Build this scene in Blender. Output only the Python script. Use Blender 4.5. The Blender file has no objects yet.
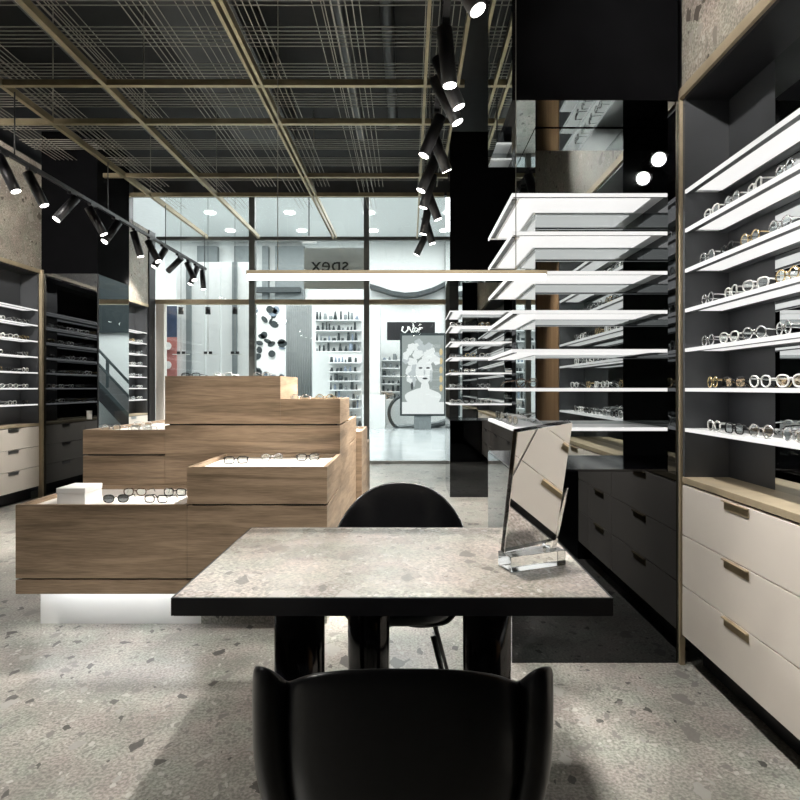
import bpy, bmesh, math, random
from mathutils import Vector, Matrix, Euler
R = random.Random(7)
PI = math.pi
sc = bpy.context.scene
col = sc.collection
F = 580.0; CX = 409.0; CY = 388.0; EYE = 1.3

# ------------------------------------------------------------------ materials
def nmat(name):
    m = bpy.data.materials.new(name); m.use_nodes = True
    nt = m.node_tree
    b = nt.nodes['Principled BSDF']
    return m, nt, b
def N(nt, t, **kw):
    n = nt.nodes.new(t)
    for k, v in kw.items(): setattr(n, k, v)
    return n
def simple(name, c, rough=0.5, metal=0.0, spec=0.5, coat=0.0, var=0.0, vscale=8.0):
    m, nt, b = nmat(name)
    b.inputs['Base Color'].default_value = (*c, 1)
    b.inputs['Roughness'].default_value = rough
    b.inputs['Metallic'].default_value = metal
    b.inputs['Specular IOR Level'].default_value = spec
    b.inputs['Coat Weight'].default_value = coat
    if var > 0:
        tc = N(nt, 'ShaderNodeTexCoord'); no = N(nt, 'ShaderNodeTexNoise')
        no.inputs['Scale'].default_value = vscale; no.inputs['Detail'].default_value = 5
        nt.links.new(tc.outputs['Object'], no.inputs['Vector'])
        cr = N(nt, 'ShaderNodeValToRGB')
        cr.color_ramp.elements[0].position = .3; cr.color_ramp.elements[1].position = .7
        cr.color_ramp.elements[0].color = (*[x*(1-var) for x in c], 1)
        cr.color_ramp.elements[1].color = (*[min(1, x*(1+var)) for x in c], 1)
        nt.links.new(no.outputs['Fac'], cr.inputs['Fac'])
        nt.links.new(cr.outputs['Color'], b.inputs['Base Color'])
    return m
def emit(name, c, s):
    m, nt, b = nmat(name)
    b.inputs['Base Color'].default_value = (*[x*.12 for x in c], 1)
    b.inputs['Emission Color'].default_value = (*c, 1)
    b.inputs['Emission Strength'].default_value = s
    return m
def pane_glass(name, tint=(1, 1, 1), refl=.08, rough=0.0):
    m = bpy.data.materials.new(name); m.use_nodes = True; nt = m.node_tree
    nt.nodes.clear()
    o = N(nt, 'ShaderNodeOutputMaterial'); mx = N(nt, 'ShaderNodeMixShader')
    t = N(nt, 'ShaderNodeBsdfTransparent'); g = N(nt, 'ShaderNodeBsdfGlossy')
    t.inputs['Color'].default_value = (*tint, 1); g.inputs['Roughness'].default_value = rough
    g.inputs['Color'].default_value = (.9, .95, .95, 1)
    mx.inputs[0].default_value = refl
    nt.links.new(t.outputs[0], mx.inputs[1]); nt.links.new(g.outputs[0], mx.inputs[2])
    nt.links.new(mx.outputs[0], o.inputs['Surface'])
    return m
def mirror(name, c=(.8, .82, .82), rough=0.0):
    return simple(name, c, rough, 1.0)
def terrazzo(name, base, dark, mid, light, scale=1.0, rough=.35, bump=0.0, spec=.5, amt=1.0):
    m, nt, b = nmat(name); L = nt.links.new
    tc = N(nt, 'ShaderNodeTexCoord'); mp = N(nt, 'ShaderNodeMapping')
    mp.inputs['Scale'].default_value = (scale, scale, scale)
    L(tc.outputs['Object'], mp.inputs['Vector'])
    wn = N(nt, 'ShaderNodeTexNoise'); wn.inputs['Scale'].default_value = 7; wn.inputs['Detail'].default_value = 4
    L(mp.outputs['Vector'], wn.inputs['Vector'])
    wm = N(nt, 'ShaderNodeVectorMath', operation='SCALE'); wm.inputs[3].default_value = .10
    L(wn.outputs['Color'], wm.inputs[0])
    wa = N(nt, 'ShaderNodeVectorMath', operation='ADD')
    L(mp.outputs['Vector'], wa.inputs[0]); L(wm.outputs[0], wa.inputs[1])
    # base: cloudy cement with fine speckle
    n1 = N(nt, 'ShaderNodeTexNoise'); n1.inputs['Scale'].default_value = 3.0; n1.inputs['Detail'].default_value = 6
    L(mp.outputs['Vector'], n1.inputs['Vector'])
    cr = N(nt, 'ShaderNodeValToRGB')
    cr.color_ramp.elements[0].position = .3; cr.color_ramp.elements[1].position = .72
    cr.color_ramp.elements[0].color = (*[x*.66 for x in base], 1); cr.color_ramp.elements[1].color = (*[min(1, x*1.18) for x in base], 1)
    L(n1.outputs['Fac'], cr.inputs['Fac'])
    n2 = N(nt, 'ShaderNodeTexNoise'); n2.inputs['Scale'].default_value = 90; n2.inputs['Detail'].default_value = 3
    L(mp.outputs['Vector'], n2.inputs['Vector'])
    cr2 = N(nt, 'ShaderNodeValToRGB'); cr2.color_ramp.elements[0].position = .35; cr2.color_ramp.elements[1].position = .65
    cr2.color_ramp.elements[0].color = (.50, .50, .50, 1); cr2.color_ramp.elements[1].color = (1.2, 1.2, 1.2, 1)
    L(n2.outputs['Fac'], cr2.inputs['Fac'])
    mu = N(nt, 'ShaderNodeMix', data_type='RGBA', blend_type='MULTIPLY'); mu.inputs[0].default_value = .85
    L(cr.outputs['Color'], mu.inputs[6]); L(cr2.outputs['Color'], mu.inputs[7])
    n3 = N(nt, 'ShaderNodeTexNoise'); n3.inputs['Scale'].default_value = 5.5; n3.inputs['Detail'].default_value = 3
    L(mp.outputs['Vector'], n3.inputs['Vector'])
    cr3 = N(nt, 'ShaderNodeValToRGB'); cr3.color_ramp.elements[0].position = .35; cr3.color_ramp.elements[1].position = .65
    cr3.color_ramp.elements[0].color = (.92, .97, .90, 1); cr3.color_ramp.elements[1].color = (1.04, .97, .94, 1)
    L(n3.outputs['Fac'], cr3.inputs['Fac'])
    mu3 = N(nt, 'ShaderNodeMix', data_type='RGBA', blend_type='MULTIPLY'); mu3.inputs[0].default_value = 1
    L(mu.outputs[2], mu3.inputs[6]); L(cr3.outputs['Color'], mu3.inputs[7])
    cur = mu3.outputs[2]
    mid2 = tuple(x*.72+y*.28 for x, y in zip(base, mid))
    def chips(sc_, cols, dens, thr, cur, seed, sq, metric='EUCLIDEAN'):
        m2 = N(nt, 'ShaderNodeMapping'); m2.inputs['Scale'].default_value = (sc_*sq, sc_, sc_)
        m2.inputs['Location'].default_value = (seed, seed*1.7, seed*.6); m2.inputs['Rotation'].default_value = (0.3*seed, 0, seed)
        L(wa.outputs[0], m2.inputs['Vector'])
        v = N(nt, 'ShaderNodeTexVoronoi'); v.inputs['Scale'].default_value = 1
        v.inputs['Randomness'].default_value = 1; v.distance = metric
        L(m2.outputs['Vector'], v.inputs['Vector'])
        sp = N(nt, 'ShaderNodeSeparateColor'); L(v.outputs['Color'], sp.inputs[0])
        # radius of the chip varies per cell
        tm = N(nt, 'ShaderNodeMath', operation='MULTIPLY'); L(sp.outputs[0], tm.inputs[0]); tm.inputs[1].default_value = thr
        lt = N(nt, 'ShaderNodeMath', operation='LESS_THAN'); L(v.outputs['Distance'], lt.inputs[0]); L(tm.outputs[0], lt.inputs[1])
        dn = N(nt, 'ShaderNodeMath', operation='LESS_THAN'); L(sp.outputs[1], dn.inputs[0]); dn.inputs[1].default_value = dens
        an = N(nt, 'ShaderNodeMath', operation='MULTIPLY'); L(lt.outputs[0], an.inputs[0]); L(dn.outputs[0], an.inputs[1])
        am = N(nt, 'ShaderNodeMath', operation='MULTIPLY'); L(an.outputs[0], am.inputs[0]); am.inputs[1].default_value = amt
        rp = N(nt, 'ShaderNodeValToRGB'); rp.color_ramp.interpolation = 'CONSTANT'
        rp.color_ramp.elements[0].color = (*cols[0], 1); rp.color_ramp.elements[1].color = (*cols[1], 1); rp.color_ramp.elements[1].position = .4
        e = rp.color_ramp.elements.new(.75); e.color = (*cols[2], 1)
        L(sp.outputs[2], rp.inputs['Fac'])
        mx = N(nt, 'ShaderNodeMix', data_type='RGBA'); L(am.outputs[0], mx.inputs[0]); L(cur, mx.inputs[6]); L(rp.outputs['Color'], mx.inputs[7])
        return mx.outputs[2]
    cur = chips(34, (mid, light, mid), .45, .52, cur, 3.1, 1.5)
    cur = chips(15, (mid, dark, mid2), .40, .66, cur, 1.3, 1.5, 'MANHATTAN')
    cur = chips(9.5, (mid2, mid, dark), .34, .64, cur, 5.7, 1.5, 'MANHATTAN')
    cur = chips(5.5, (mid2, mid, dark), .22, .40, cur, 8.9, 1.6, 'CHEBYCHEV')
    L(cur, b.inputs['Base Color'])
    b.inputs['Specular IOR Level'].default_value = spec
    rr = N(nt, 'ShaderNodeMapRange'); rr.inputs[3].default_value = rough*.8; rr.inputs[4].default_value = rough*1.25
    L(n1.outputs['Fac'], rr.inputs[0]); L(rr.outputs[0], b.inputs['Roughness'])
    if bump:
        bp = N(nt, 'ShaderNodeBump'); bp.inputs['Strength'].default_value = bump; bp.inputs['Distance'].default_value = .003
        L(n2.outputs['Fac'], bp.inputs['Height']); L(bp.outputs[0], b.inputs['Normal'])
    return m
def oak(name, c1, c2, axis='X', rough=.45):
    m, nt, b = nmat(name); L = nt.links.new
    tc = N(nt, 'ShaderNodeTexCoord'); mp = N(nt, 'ShaderNodeMapping')
    mp.inputs['Scale'].default_value = {'X': (.7, 1.0, 9), 'Z': (9, 9, .6)}[axis]
    L(tc.outputs['Object'], mp.inputs['Vector'])
    n = N(nt, 'ShaderNodeTexNoise'); n.inputs['Scale'].default_value = 2.2; n.inputs['Detail'].default_value = 7; n.inputs['Distortion'].default_value = .9
    L(mp.outputs['Vector'], n.inputs['Vector'])
    mp2 = N(nt, 'ShaderNodeMapping'); mp2.inputs['Scale'].default_value = {'X': (5, 5, 90), 'Z': (90, 90, 5)}[axis]
    L(tc.outputs['Object'], mp2.inputs['Vector'])
    n2 = N(nt, 'ShaderNodeTexNoise'); n2.inputs['Scale'].default_value = 2.0; n2.inputs['Detail'].default_value = 3
    L(mp2.outputs['Vector'], n2.inputs['Vector'])
    ad = N(nt, 'ShaderNodeMath', operation='MULTIPLY_ADD'); ad.inputs[1].default_value = .55
    L(n2.outputs['Fac'], ad.inputs[0]); L(n.outputs['Fac'], ad.inputs[2])
    cr = N(nt, 'ShaderNodeValToRGB')
    cr.color_ramp.elements[0].position = .55; cr.color_ramp.elements[0].color = (*c2, 1)
    cr.color_ramp.elements[1].position = .98; cr.color_ramp.elements[1].color = (*c1, 1)
    L(ad.outputs[0], cr.inputs['Fac']); L(cr.outputs['Color'], b.inputs['Base Color'])
    b.inputs['Roughness'].default_value = rough
    return m

M = {}
M['floor'] = terrazzo('terrazzo_floor', (.395, .385, .36), (.070, .067, .063), (.20, .19, .175), (.47, .46, .425), 1.0, .30, amt=.9)
M['tabletop'] = terrazzo('terrazzo_tabletop', (.52, .475, .435), (.17, .15, .13), (.27, .235, .205), (.60, .56, .52), 1.25, .27, amt=.85)
M['bulk'] = terrazzo('terrazzo_bulkhead', (.42, .385, .34), (.11, .09, .075), (.25, .22, .185), (.50, .47, .42), 1.0, .6)
M['oak'] = oak('oak_veneer', (.37, .265, .175), (.15, .104, .064))
M['oak_post'] = oak('oak_wall_panel', (.40, .25, .14), (.25, .145, .075), 'Z')
M['cream'] = simple('cream_laminate', (.74, .68, .61), .45, var=.015)
M['liner'] = simple('pale_tray_liner', (.80, .75, .69), .6, var=.02)
M['black'] = simple('black_paint', (.012, .012, .014), .4, var=.2)
M['black_gloss'] = simple('black_gloss_panel', (.006, .006, .008), .12, var=.2)
M['matt_black'] = simple('matt_black', (.003, .003, .0035), .8, spec=.03, var=.2)
M['charcoal'] = simple('charcoal_panel', (.045, .047, .05), .45, var=.12)
M['greypanel'] = simple('grey_niche_panel', (.062, .065, .070), .5, var=.12, vscale=3)
M['white'] = simple('white_paint', (.82, .82, .80), .45, var=.01)
M['whitemetal'] = simple('white_metal', (.80, .81, .81), .3, var=.02)
M['steel'] = simple('brushed_steel', (.5, .5, .5), .3, 1.0, var=.08)
M['brass'] = simple('brass', (.46, .37, .24), .45, .45, var=.12)
M['brass_paint'] = simple('satin_brass_trim', (.46, .38, .26), .5, .35, var=.12)
M['bronze'] = simple('bronze_ceiling_bar', (.32, .27, .17), .42, .75, var=.15)
M['wire'] = simple('grey_wire', (.30, .29, .25), .5, .5, var=.1)
M['duct'] = simple('dark_duct', (.014, .015, .015), .5, var=.3)
M['ceil'] = simple('black_ceiling', (.005, .0055, .0055), .8, var=.3)
M['leather'] = simple('black_leather', (.008, .008, .009), .30, var=.2, vscale=60)
M['leather_in'] = simple('black_seat_pad', (.014, .018, .021), .38, var=.2, vscale=60)
M['tintmirror'] = mirror('tinted_mirror', (.060, .063, .067), .01)
M['leftmirror'] = mirror('dark_tinted_mirror', (.075, .08, .085), .01)
M['mirror'] = mirror('clear_mirror', (.72, .75, .75))
M['greymirror'] = mirror('grey_mirror', (.50, .53, .53))
M['sidemirror'] = mirror('side_mirror', (.75, .77, .77))
M['jamb'] = mirror('jamb_mirror', (.10, .105, .11), .02)
M['tablemirror'] = mirror('vanity_mirror', (.93, .93, .93))
M['glass'] = pane_glass('shop_window_glass', (.95, .965, .96), .055)
m, nt, b = nmat('clear_acrylic'); b.inputs['Transmission Weight'].default_value = 1; b.inputs['Roughness'].default_value = .02
b.inputs['IOR'].default_value = 1.45; b.inputs['Base Color'].default_value = (.95, .98, .97, 1); M['acrylic'] = m
M['shelf_light'] = emit('shelf_light_panel', (1, .99, .97), .70)
M['edge_glow'] = emit('shelf_edge_glow', (1, .99, .97), .66)  # white shelf edges given own glow in place of light falling on them
M['lamp'] = emit('lamp_diffuser', (1, .93, .84), 3.2)
M['lens'] = emit('spot_lens', (1, .97, .92), 9)
M['led'] = emit('led_strip', (.95, .98, 1), 9)
M['frame_grey'] = simple('grey_window_frame', (.17, .18, .17), .4, .3, var=.05)
M['mall_light'] = emit('mall_downlight', (1, 1, 1), 8)
M['mall_white'] = simple('mall_white_wall', (.76, .78, .77), .5, var=.03)
M['mall_floor'] = simple('mall_floor_tile', (.46, .50, .51), .14, var=.08, vscale=1.5)
M['mall_grey'] = simple('mall_grey_panel', (.20, .225, .23), .5, var=.06)
M['mall_dark'] = simple('mall_dark_band', (.03, .04, .043), .4, var=.1)
M['sign_grey'] = simple('sign_grey_panel', (.80, .83, .83), .5, var=.03)
M['curtain'] = simple('grey_curtain', (.30, .32, .32), .8, var=.05)
M['red'] = simple('red_poster', (.45, .16, .14), .5, var=.2, vscale=3)
M['navy'] = simple('navy_poster', (.03, .05, .10), .5, var=.2)
M['bluegrey'] = simple('blue_grey_print', (.20, .25, .31), .5, var=.2)
M['poster_bg'] = emit('lit_poster_ground', (.30, .335, .325), .8)
M['poster_light'] = emit('lit_poster_white', (.88, .91, .90), .72)
M['poster_mid'] = emit('lit_poster_grey', (.50, .54, .55), .8)
M['poster_dark'] = emit('lit_poster_dark', (.10, .11, .12), .3)
M['poster_gold'] = emit('lit_poster_gold', (.75, .58, .30), .7)
M['clearlens'] = pane_glass('clear_lens', (.93, .95, .95), .16)
M['darklens'] = pane_glass('smoke_lens', (.22, .24, .26), .14)
M['fr_black'] = simple('black_acetate', (.015, .014, .014), .22, var=.2)
M['fr_silver'] = simple('silver_wire', (.75, .75, .75), .22, 1.0, var=.05)
M['fr_gold'] = simple('gold_wire', (.75, .58, .33), .25, 1.0, var=.05)
M['fr_brown'] = simple('brown_acetate', (.10, .06, .035), .25, var=.4, vscale=60)
M['fr_clear'] = simple('frosted_acetate', (.70, .70, .68), .25, var=.1)

# ------------------------------------------------------------------ mesh helpers
class MB:
    def __init__(s): s.bm = bmesh.new(); s.mi = 0
    def _f(s, vs, mi=None, smooth=False):
        try: f = s.bm.faces.new(vs)
        except ValueError: return
        f.material_index = s.mi if mi is None else mi; f.smooth = smooth
    def box(s, x0, x1, y0, y1, z0, z1, mi=None, mtx=None):
        c = [Vector((x, y, z)) for x in (x0, x1) for y in (y0, y1) for z in (z0, z1)]
        if mtx: c = [mtx @ v for v in c]
        v = [s.bm.verts.new(p) for p in c]
        for q in ((0, 1, 3, 2), (4, 6, 7, 5), (0, 4, 5, 1), (2, 3, 7, 6), (0, 2, 6, 4), (1, 5, 7, 3)):
            s._f([v[i] for i in q], mi)
        return s
    def cyl(s, p, q, r, r2=None, n=16, mi=None, cap=True, smooth=True):
        p = Vector(p); q = Vector(q); r2 = r if r2 is None else r2
        d = (q-p).normalized(); a = d.orthogonal().normalized(); b = d.cross(a)
        A = [s.bm.verts.new(p+(a*math.cos(t)+b*math.sin(t))*r) for t in [2*PI*i/n for i in range(n)]]
        B = [s.bm.verts.new(q+(a*math.cos(t)+b*math.sin(t))*r2) for t in [2*PI*i/n for i in range(n)]]
        for i in range(n): s._f([A[i], A[(i+1) % n], B[(i+1) % n], B[i]], mi, smooth)
        if cap: s._f(A[::-1], mi); s._f(B, mi)
        return s
    def tube(s, pts, r, n=6, closed=False, mi=None):
        pts = [Vector(p) for p in pts]; rings = []; L = len(pts); up = None
        for i, p in enumerate(pts):
            a = pts[i-1] if (i > 0 or closed) else p
            b = pts[(i+1) % L] if (i < L-1 or closed) else p
            d = (b-a).normalized()
            if up is None: up = d.orthogonal().normalized()
            up = (up - d*up.dot(d)).normalized(); w = d.cross(up)
            rings.append([s.bm.verts.new(p+(up*math.cos(t)+w*math.sin(t))*r) for t in [2*PI*k/n for k in range(n)]])
        for i in range(L if closed else L-1):
            A = rings[i]; B = rings[(i+1) % L]
            if closed and i == L-1:
                off = min(range(n), key=lambda o: (A[0].co-B[o].co).length)
                B = B[off:]+B[:off]
            for k in range(n): s._f([A[k], A[(k+1) % n], B[(k+1) % n], B[k]], mi, True)
        if not closed: s._f(rings[0][::-1], mi); s._f(rings[-1], mi)
        return s
    def prism(s, poly, fn, a, b, mi=None, smooth=False):
        """poly of 2-D points, fn(u, v, w) -> point; extruded from w=a to w=b"""
        A = [s.bm.verts.new(fn(u, v, a)) for u, v in poly]; B = [s.bm.verts.new(fn(u, v, b)) for u, v in poly]
        n = len(poly)
        for i in range(n): s._f([A[i], A[(i+1) % n], B[(i+1) % n], B[i]], mi, smooth)
        s._f(A[::-1], mi); s._f(B, mi)
        return s
    def build(s, name, mats, parent=None, bevel=0, local=False, kind=None, label=None):
        bmesh.ops.recalc_face_normals(s.bm, faces=s.bm.faces)
        me = bpy.data.meshes.new(name)
        if parent is not None and not local:
            off = Vector(parent['_w']) if '_w' in parent else Vector()
            bmesh.ops.translate(s.bm, verts=s.bm.verts, vec=-off)
        s.bm.to_mesh(me); s.bm.free()
        for m in (mats if isinstance(mats, (list, tuple)) else [mats]): me.materials.append(m)
        o = bpy.data.objects.new(name, me); col.objects.link(o)
        if parent is not None:
            o.parent = parent
            if '_w' in parent: o['_w'] = parent['_w']
        if bevel:
            md = o.modifiers.new('Bevel', 'BEVEL'); md.width = bevel; md.segments = 2; md.limit_method = 'ANGLE'
        if kind: o['kind'] = kind
        if label: o['label'] = label
        return o
def thing(name, label, cat, loc=(0, 0, 0), group=None):
    o = bpy.data.objects.new(name, None); col.objects.link(o); o.location = loc; o.empty_display_size = .1
    o['_w'] = tuple(loc); o['label'] = label; o['category'] = cat
    if group: o['group'] = group
    return o
def tag(o, label, cat, group=None):
    o['label'] = label; o['category'] = cat
    if group: o['group'] = group
    return o
def struct(name, mb, m, bevel=0):
    o = mb.build(name, m, None, bevel); o['kind'] = 'structure'; return o
def B(x0, x1, y0, y1, z0, z1): return MB().box(x0, x1, y0, y1, z0, z1)
def dup(root, loc, rot=(0, 0, 0), label=None, group=None, cat=None):
    r = root.copy(); col.objects.link(r); r.location = loc; r.rotation_euler = rot
    if label: r['label'] = label
    if group: r['group'] = group
    for ch in kids(root):
        c = ch.copy(); col.objects.link(c); c.parent = r
        for g in kids(ch):
            d = g.copy(); col.objects.link(d); d.parent = c
    return r
KID = {}
def kids(o):
    return [c for c in bpy.data.objects if c.parent == o] if o.name not in KID else KID[o.name]
OR2 = ['first', 'second', 'third', 'fourth', 'fifth', 'sixth', 'seventh', 'eighth', 'ninth', 'tenth', 'eleventh', 'twelfth', 'thirteenth', 'fourteenth', 'fifteenth', 'sixteenth', 'seventeenth', 'eighteenth', 'nineteenth']
ORD = ['first', 'second', 'third', 'fourth', 'fifth', 'sixth', 'seventh', 'eighth', 'ninth', 'tenth', 'eleventh', 'twelfth', 'thirteenth', 'fourteenth', 'fifteenth', 'sixteenth']

# ------------------------------------------------------------------ the setting
XR = 1.28; XL = -4.37; YB = -2.6; YG = 10.0
struct('floor', B(-4.9, 1.8, YB, YG+.05, -.1, 0), M['floor'])
struct('ceiling', B(-4.9, 1.8, YB, YG+.2, 5.0, 5.1), M['ceil'])
struct('wall_back', B(-4.9, 1.8, YB-.1, YB, 0, 5.0), M['charcoal'])
struct('wall_left', B(-4.9, -4.75, YB, YG, 0, 5.0), M['charcoal'])
struct('wall_right', B(1.65, 1.8, YB, YG, 0, 5.0), M['charcoal'])
# terrazzo bulkheads above the display niches, with their brass lower trim
struct('wall_right_bulkhead', B(XR, 1.65, YB, 2.72, 2.70, 3.95), M['bulk'])
struct('wall_right_bulkhead_far', B(XR, 1.65, 3.58, 6.90, 2.70, 3.95), M['bulk'])
struct('wall_left_bulkhead', B(-4.75, XL, YB, 6.90, 2.70, 3.95), M['bulk'])
struct('wall_left_bulkhead_far', B(-4.75, XL, 7.70, 9.72, 2.70, 3.95), M['bulk'])
struct('trim_1', B(XR-.012, XR+.03, .2, 2.72, 2.655, 2.70), M['brass_paint'])
struct('trim_2', B(XL-.03, XL+.012, 1.0, 6.90, 2.655, 2.70), M['brass_paint'])
struct('trim_3', B(XL-.03, XL+.012, 7.70, 9.70, 2.655, 2.70), M['brass_paint'])
struct('wall_right_panel', B(XR, 1.65, .25, 1.08, .885, 2.655), M['oak_post'])
struct('wall_right_dado', B(XR, 1.65, .25, 1.08, 0, .884), M['black'])
struct('wall_right_near', B(XR, 1.65, YB, .25, 0, 2.70), M['charcoal'])
struct('wall_left_pier', B(-4.75, XL+.02, 9.72, 9.95, 0, 3.95), M['black'])
struct('wall_front_header', B(-4.9, 1.8, YG, YG+.12, 4.62, 5.0), M['charcoal'])
struct('wall_front_return', B(.692, 1.8, YG-.1, YG+.1, 0, 4.62), M['charcoal'])

# ------------------------------------------------------------------ display niches with light shelves
ZS = [2.221, 2.040, 1.853, 1.668, 1.484, 1.300, 1.113]      # front edges of the seven shelves
def niche(s, X0, y0, y1, label, back='greypanel', mirror_to=None, base=.885, dpt=.21, shelves=ZS, segs=None):
    """s=+1 opens to the left from the right wall; the end panel at y1 faces the camera"""
    t = thing('display_niche', label, 'display shelving', ((X0+s*.1), (y0+y1)/2, base))
    xx = lambda a, b: (min(X0+s*a, X0+s*b), max(X0+s*a, X0+s*b))
    x = xx(dpt, dpt+.02)
    y = y0
    if mirror_to:
        B(*x, y0, mirror_to, base, 2.65).build('mirror_back', M['mirror'], t)
        y = mirror_to
    B(*x, y, y1, base, 2.65).build('back_panel', M[back], t)
    B(*xx(.004, dpt), y1-.02, y1, base, 2.65).build('end_panel', M[back], t)
    B(*xx(.004, dpt), y0, y0+.02, base, 2.65).build('end_panel', M[back], t)
    B(*xx(.004, dpt), y0+.02, y1-.02, 2.64, 2.655).build('top_panel', M['black'], t)
    for k, z in enumerate(shelves):
        x = xx(.012, dpt-.004)
        f = B(*x, y0+.021, y1-.021, z-.010, z).build('shelf', M['whitemetal'], t)
        x = xx(.004, .012)
        B(*x, y0+.021, y1-.021, z-.016, z).build('front_edge', M['edge_glow'], f)
        x = xx(.040, .155)
        B(*x, y0+.06, y1-.06, z-.014, z-.0101).build('light_panel', M['shelf_light'], f)
        mb = MB()
        for a, b_ in ((.0125, .038), (.158, dpt-.006)):
            mb.box(*xx(a, b_), y0+.022, y1-.022, z-.0165, z-.0102)
        mb.build('under_frame', M['charcoal'], f)
    return t
def drawers(s, X0, y0, y1, label, mat, hmat, top='wood', n=3, dpt=.34, ztop=.885, zlo=.145, group=None, handles=True):
    t = thing('drawer_cabinet', label, 'drawer cabinet', (X0+s*.15, (y0+y1)/2, 0), group)
    xx = lambda a, b: (min(X0+s*a, X0+s*b), max(X0+s*a, X0+s*b))
    B(*xx(.022, dpt), y0, y1, zlo, ztop-.03).build('body', M['charcoal'], t)
    B(*xx(.10, dpt), y0, y1, 0, zlo).build('toe_kick', M['black'], t)
    B(*xx(.0, dpt), y0, y1, ztop-.029, ztop).build('worktop', M['brass_paint'] if top == 'wood' else M['black'], t, .002)
    H = (ztop-.033-zlo)/n
    for k in range(n):
        z0 = zlo+k*H; z1 = z0+H-.005
        d = B(*xx(0, .020), y0+.003, y1-.003, z0, z1).build('drawer', mat, t, .001)
        yc = (y0+y1)/2
        if not handles: continue
        mb = MB()
        mb.box(*xx(-.004, -.001), yc-.085, yc+.085, z1-.038, z1-.002)
        mb.box(*xx(-.016, -.001), yc-.085, yc+.085, z1-.006, z1-.001)
        mb.build('handle', hmat, d)
    return t
# right wall niche, its two drawer units and the brass post at its far end
niche(1, XR, 1.10, 2.72, 'dark niche of seven lit shelves above cream drawers on the right wall', 'greypanel', 2.36)
drawers(1, XR, 1.815, 2.72, 'cream three drawer cabinet with brass handles against the brass post at right', M['cream'], M['brass'])
drawers(1, XR, 1.36, 1.812, 'narrow cream drawer cabinet next to the wide right cabinet, nearer the camera', M['cream'], M['brass'])
drawers(1, XR, 1.10, 1.357, 'slim cream filler cabinet between the narrow drawer cabinet and oak wall panel', M['cream'], M['brass'], handles=False)
tag(B(XR-.008, XR+.016, 2.722, 2.738, 0, 2.70).build('corner_post', M['brass_paint']), 'slim brass post from floor to bulkhead beside the tinted mirror column at right', 'post')
tag(B(XL-.016, XL+.03, 6.86, 6.895, 0, 2.70).build('corner_post', M['brass_paint']), 'pale brass post beside cream drawers on the left wall', 'post')
# left wall
niche(-1, XL, 4.15, 6.855, 'lit shelves above cream drawers at the left edge, nearest on left wall', 'greypanel', 6.25)
for k in range(3):
    y1 = 6.855-.9*k
    drawers(-1, XL, y1-.897, y1, ['cream drawer cabinet against the brass post on the left wall',
            'cream drawer cabinet second from the brass post on the left wall', 'cream drawer cabinet third from the brass post on the left wall'][k], M['cream'], M['steel'])
niche(-1, XL, 7.72, 9.70, 'narrow far niche of white shelves on left wall beyond the mirror column', 'greypanel')
for k in range(2):
    y1 = 9.70-.99*k
    drawers(-1, XL, y1-.987, y1, ['white drawer cabinet under the far left shelves, nearest the shop window', 'white drawer cabinet under the far left shelves, beside the mirror column'][k], M['cream'], M['steel'])
# right niche between the two mirror columns (seen in the mirrors)
niche(1, XR, 3.60, 6.88, 'lit shelves on right wall between the two mirror columns', 'greypanel')
for k in range(3):
    y1 = 6.88-1.09*k
    drawers(1, XR, y1-1.087, y1, ['cream drawers at right wall against the far mirror column', 'cream drawers at right wall midway between the mirror columns', 'cream drawers at right wall just behind the near mirror column'][k], M['cream'], M['steel'])

# ------------------------------------------------------------------ mirror columns with wrap-around light shelves
def lshape(x0, x1, y0, y1, xi, yi):
    return [(x0, y0), (x1, y0), (x1, yi), (xi, yi), (xi, y1), (x0, y1)]
def column(y0, label, far=False):
    t = thing('mirror_column', label, 'display column', (.88, y0+.4, 0))
    x0, x1, y1 = .487, 1.27, y0+.83
    xi, yi = .66, y0+.29
    P = lambda u, v, w: (u, v, w)
    mb = MB(); mb.box(x0, x1, y0, y1, 0, .905)
    mb.build('base_cabinet', M['tintmirror'], t)
    mb = MB(); mb.prism(lshape(x0+.004, 1.22, y0+.004, y1-.004, xi, yi), P, .9052, .915)
    mb.build('base_top', M['black_gloss'], t)
    B(xi, x1, yi, y1, .906, 2.655).build('mirror_core', [M['greymirror']], t)
    B(1.225, x1, y0+.002, yi-.001, .906, 2.655).build('jamb', M['jamb'], t)
    o = B(x0, x1, y0, y1, 2.66, 4.35).build('bulkhead', [M['matt_black'], M['sidemirror'], M['greymirror']], t)
    for p in o.data.polygons:
        if p.normal.x < -.9: p.material_index = 1
        if p.normal.z < -.9: p.material_index = 2
    for k, z in enumerate(ZS):
        f = MB().prism(lshape(x0+.008, 1.222, y0+.008, y1-.002, xi-.002, yi-.002), P, z-.009, z).build('shelf', M['whitemetal'], t)
        e = MB(); e.box(x0, 1.222, y0, y0+.007, z-.016, z); e.box(x0, x0+.007, y0+.0075, y1-.002, z-.016, z)
        e.build('front_edge', M['edge_glow'], f)
        MB().prism(lshape(x0+.05, 1.16, y0+.045, y1-.05, xi-.02, yi-.03), P, z-.0135, z-.0092).build('light_panel', M['shelf_light'], f)
        e = MB(); e.box(x0+.012, 1.22, y0+.010, y0+.022, z-.015, z-.0092); e.box(x0+.010, x0+.034, y0+.06, y1-.06, z-.015, z-.0092)
        e.build('under_frame', M['charcoal'], f)
    return t
column(2.742, 'near tinted mirror column at right with seven lit wraparound shelves behind the table')
column(6.902, 'far mirror column with white lit wraparound shelves beside the shop window')
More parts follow.
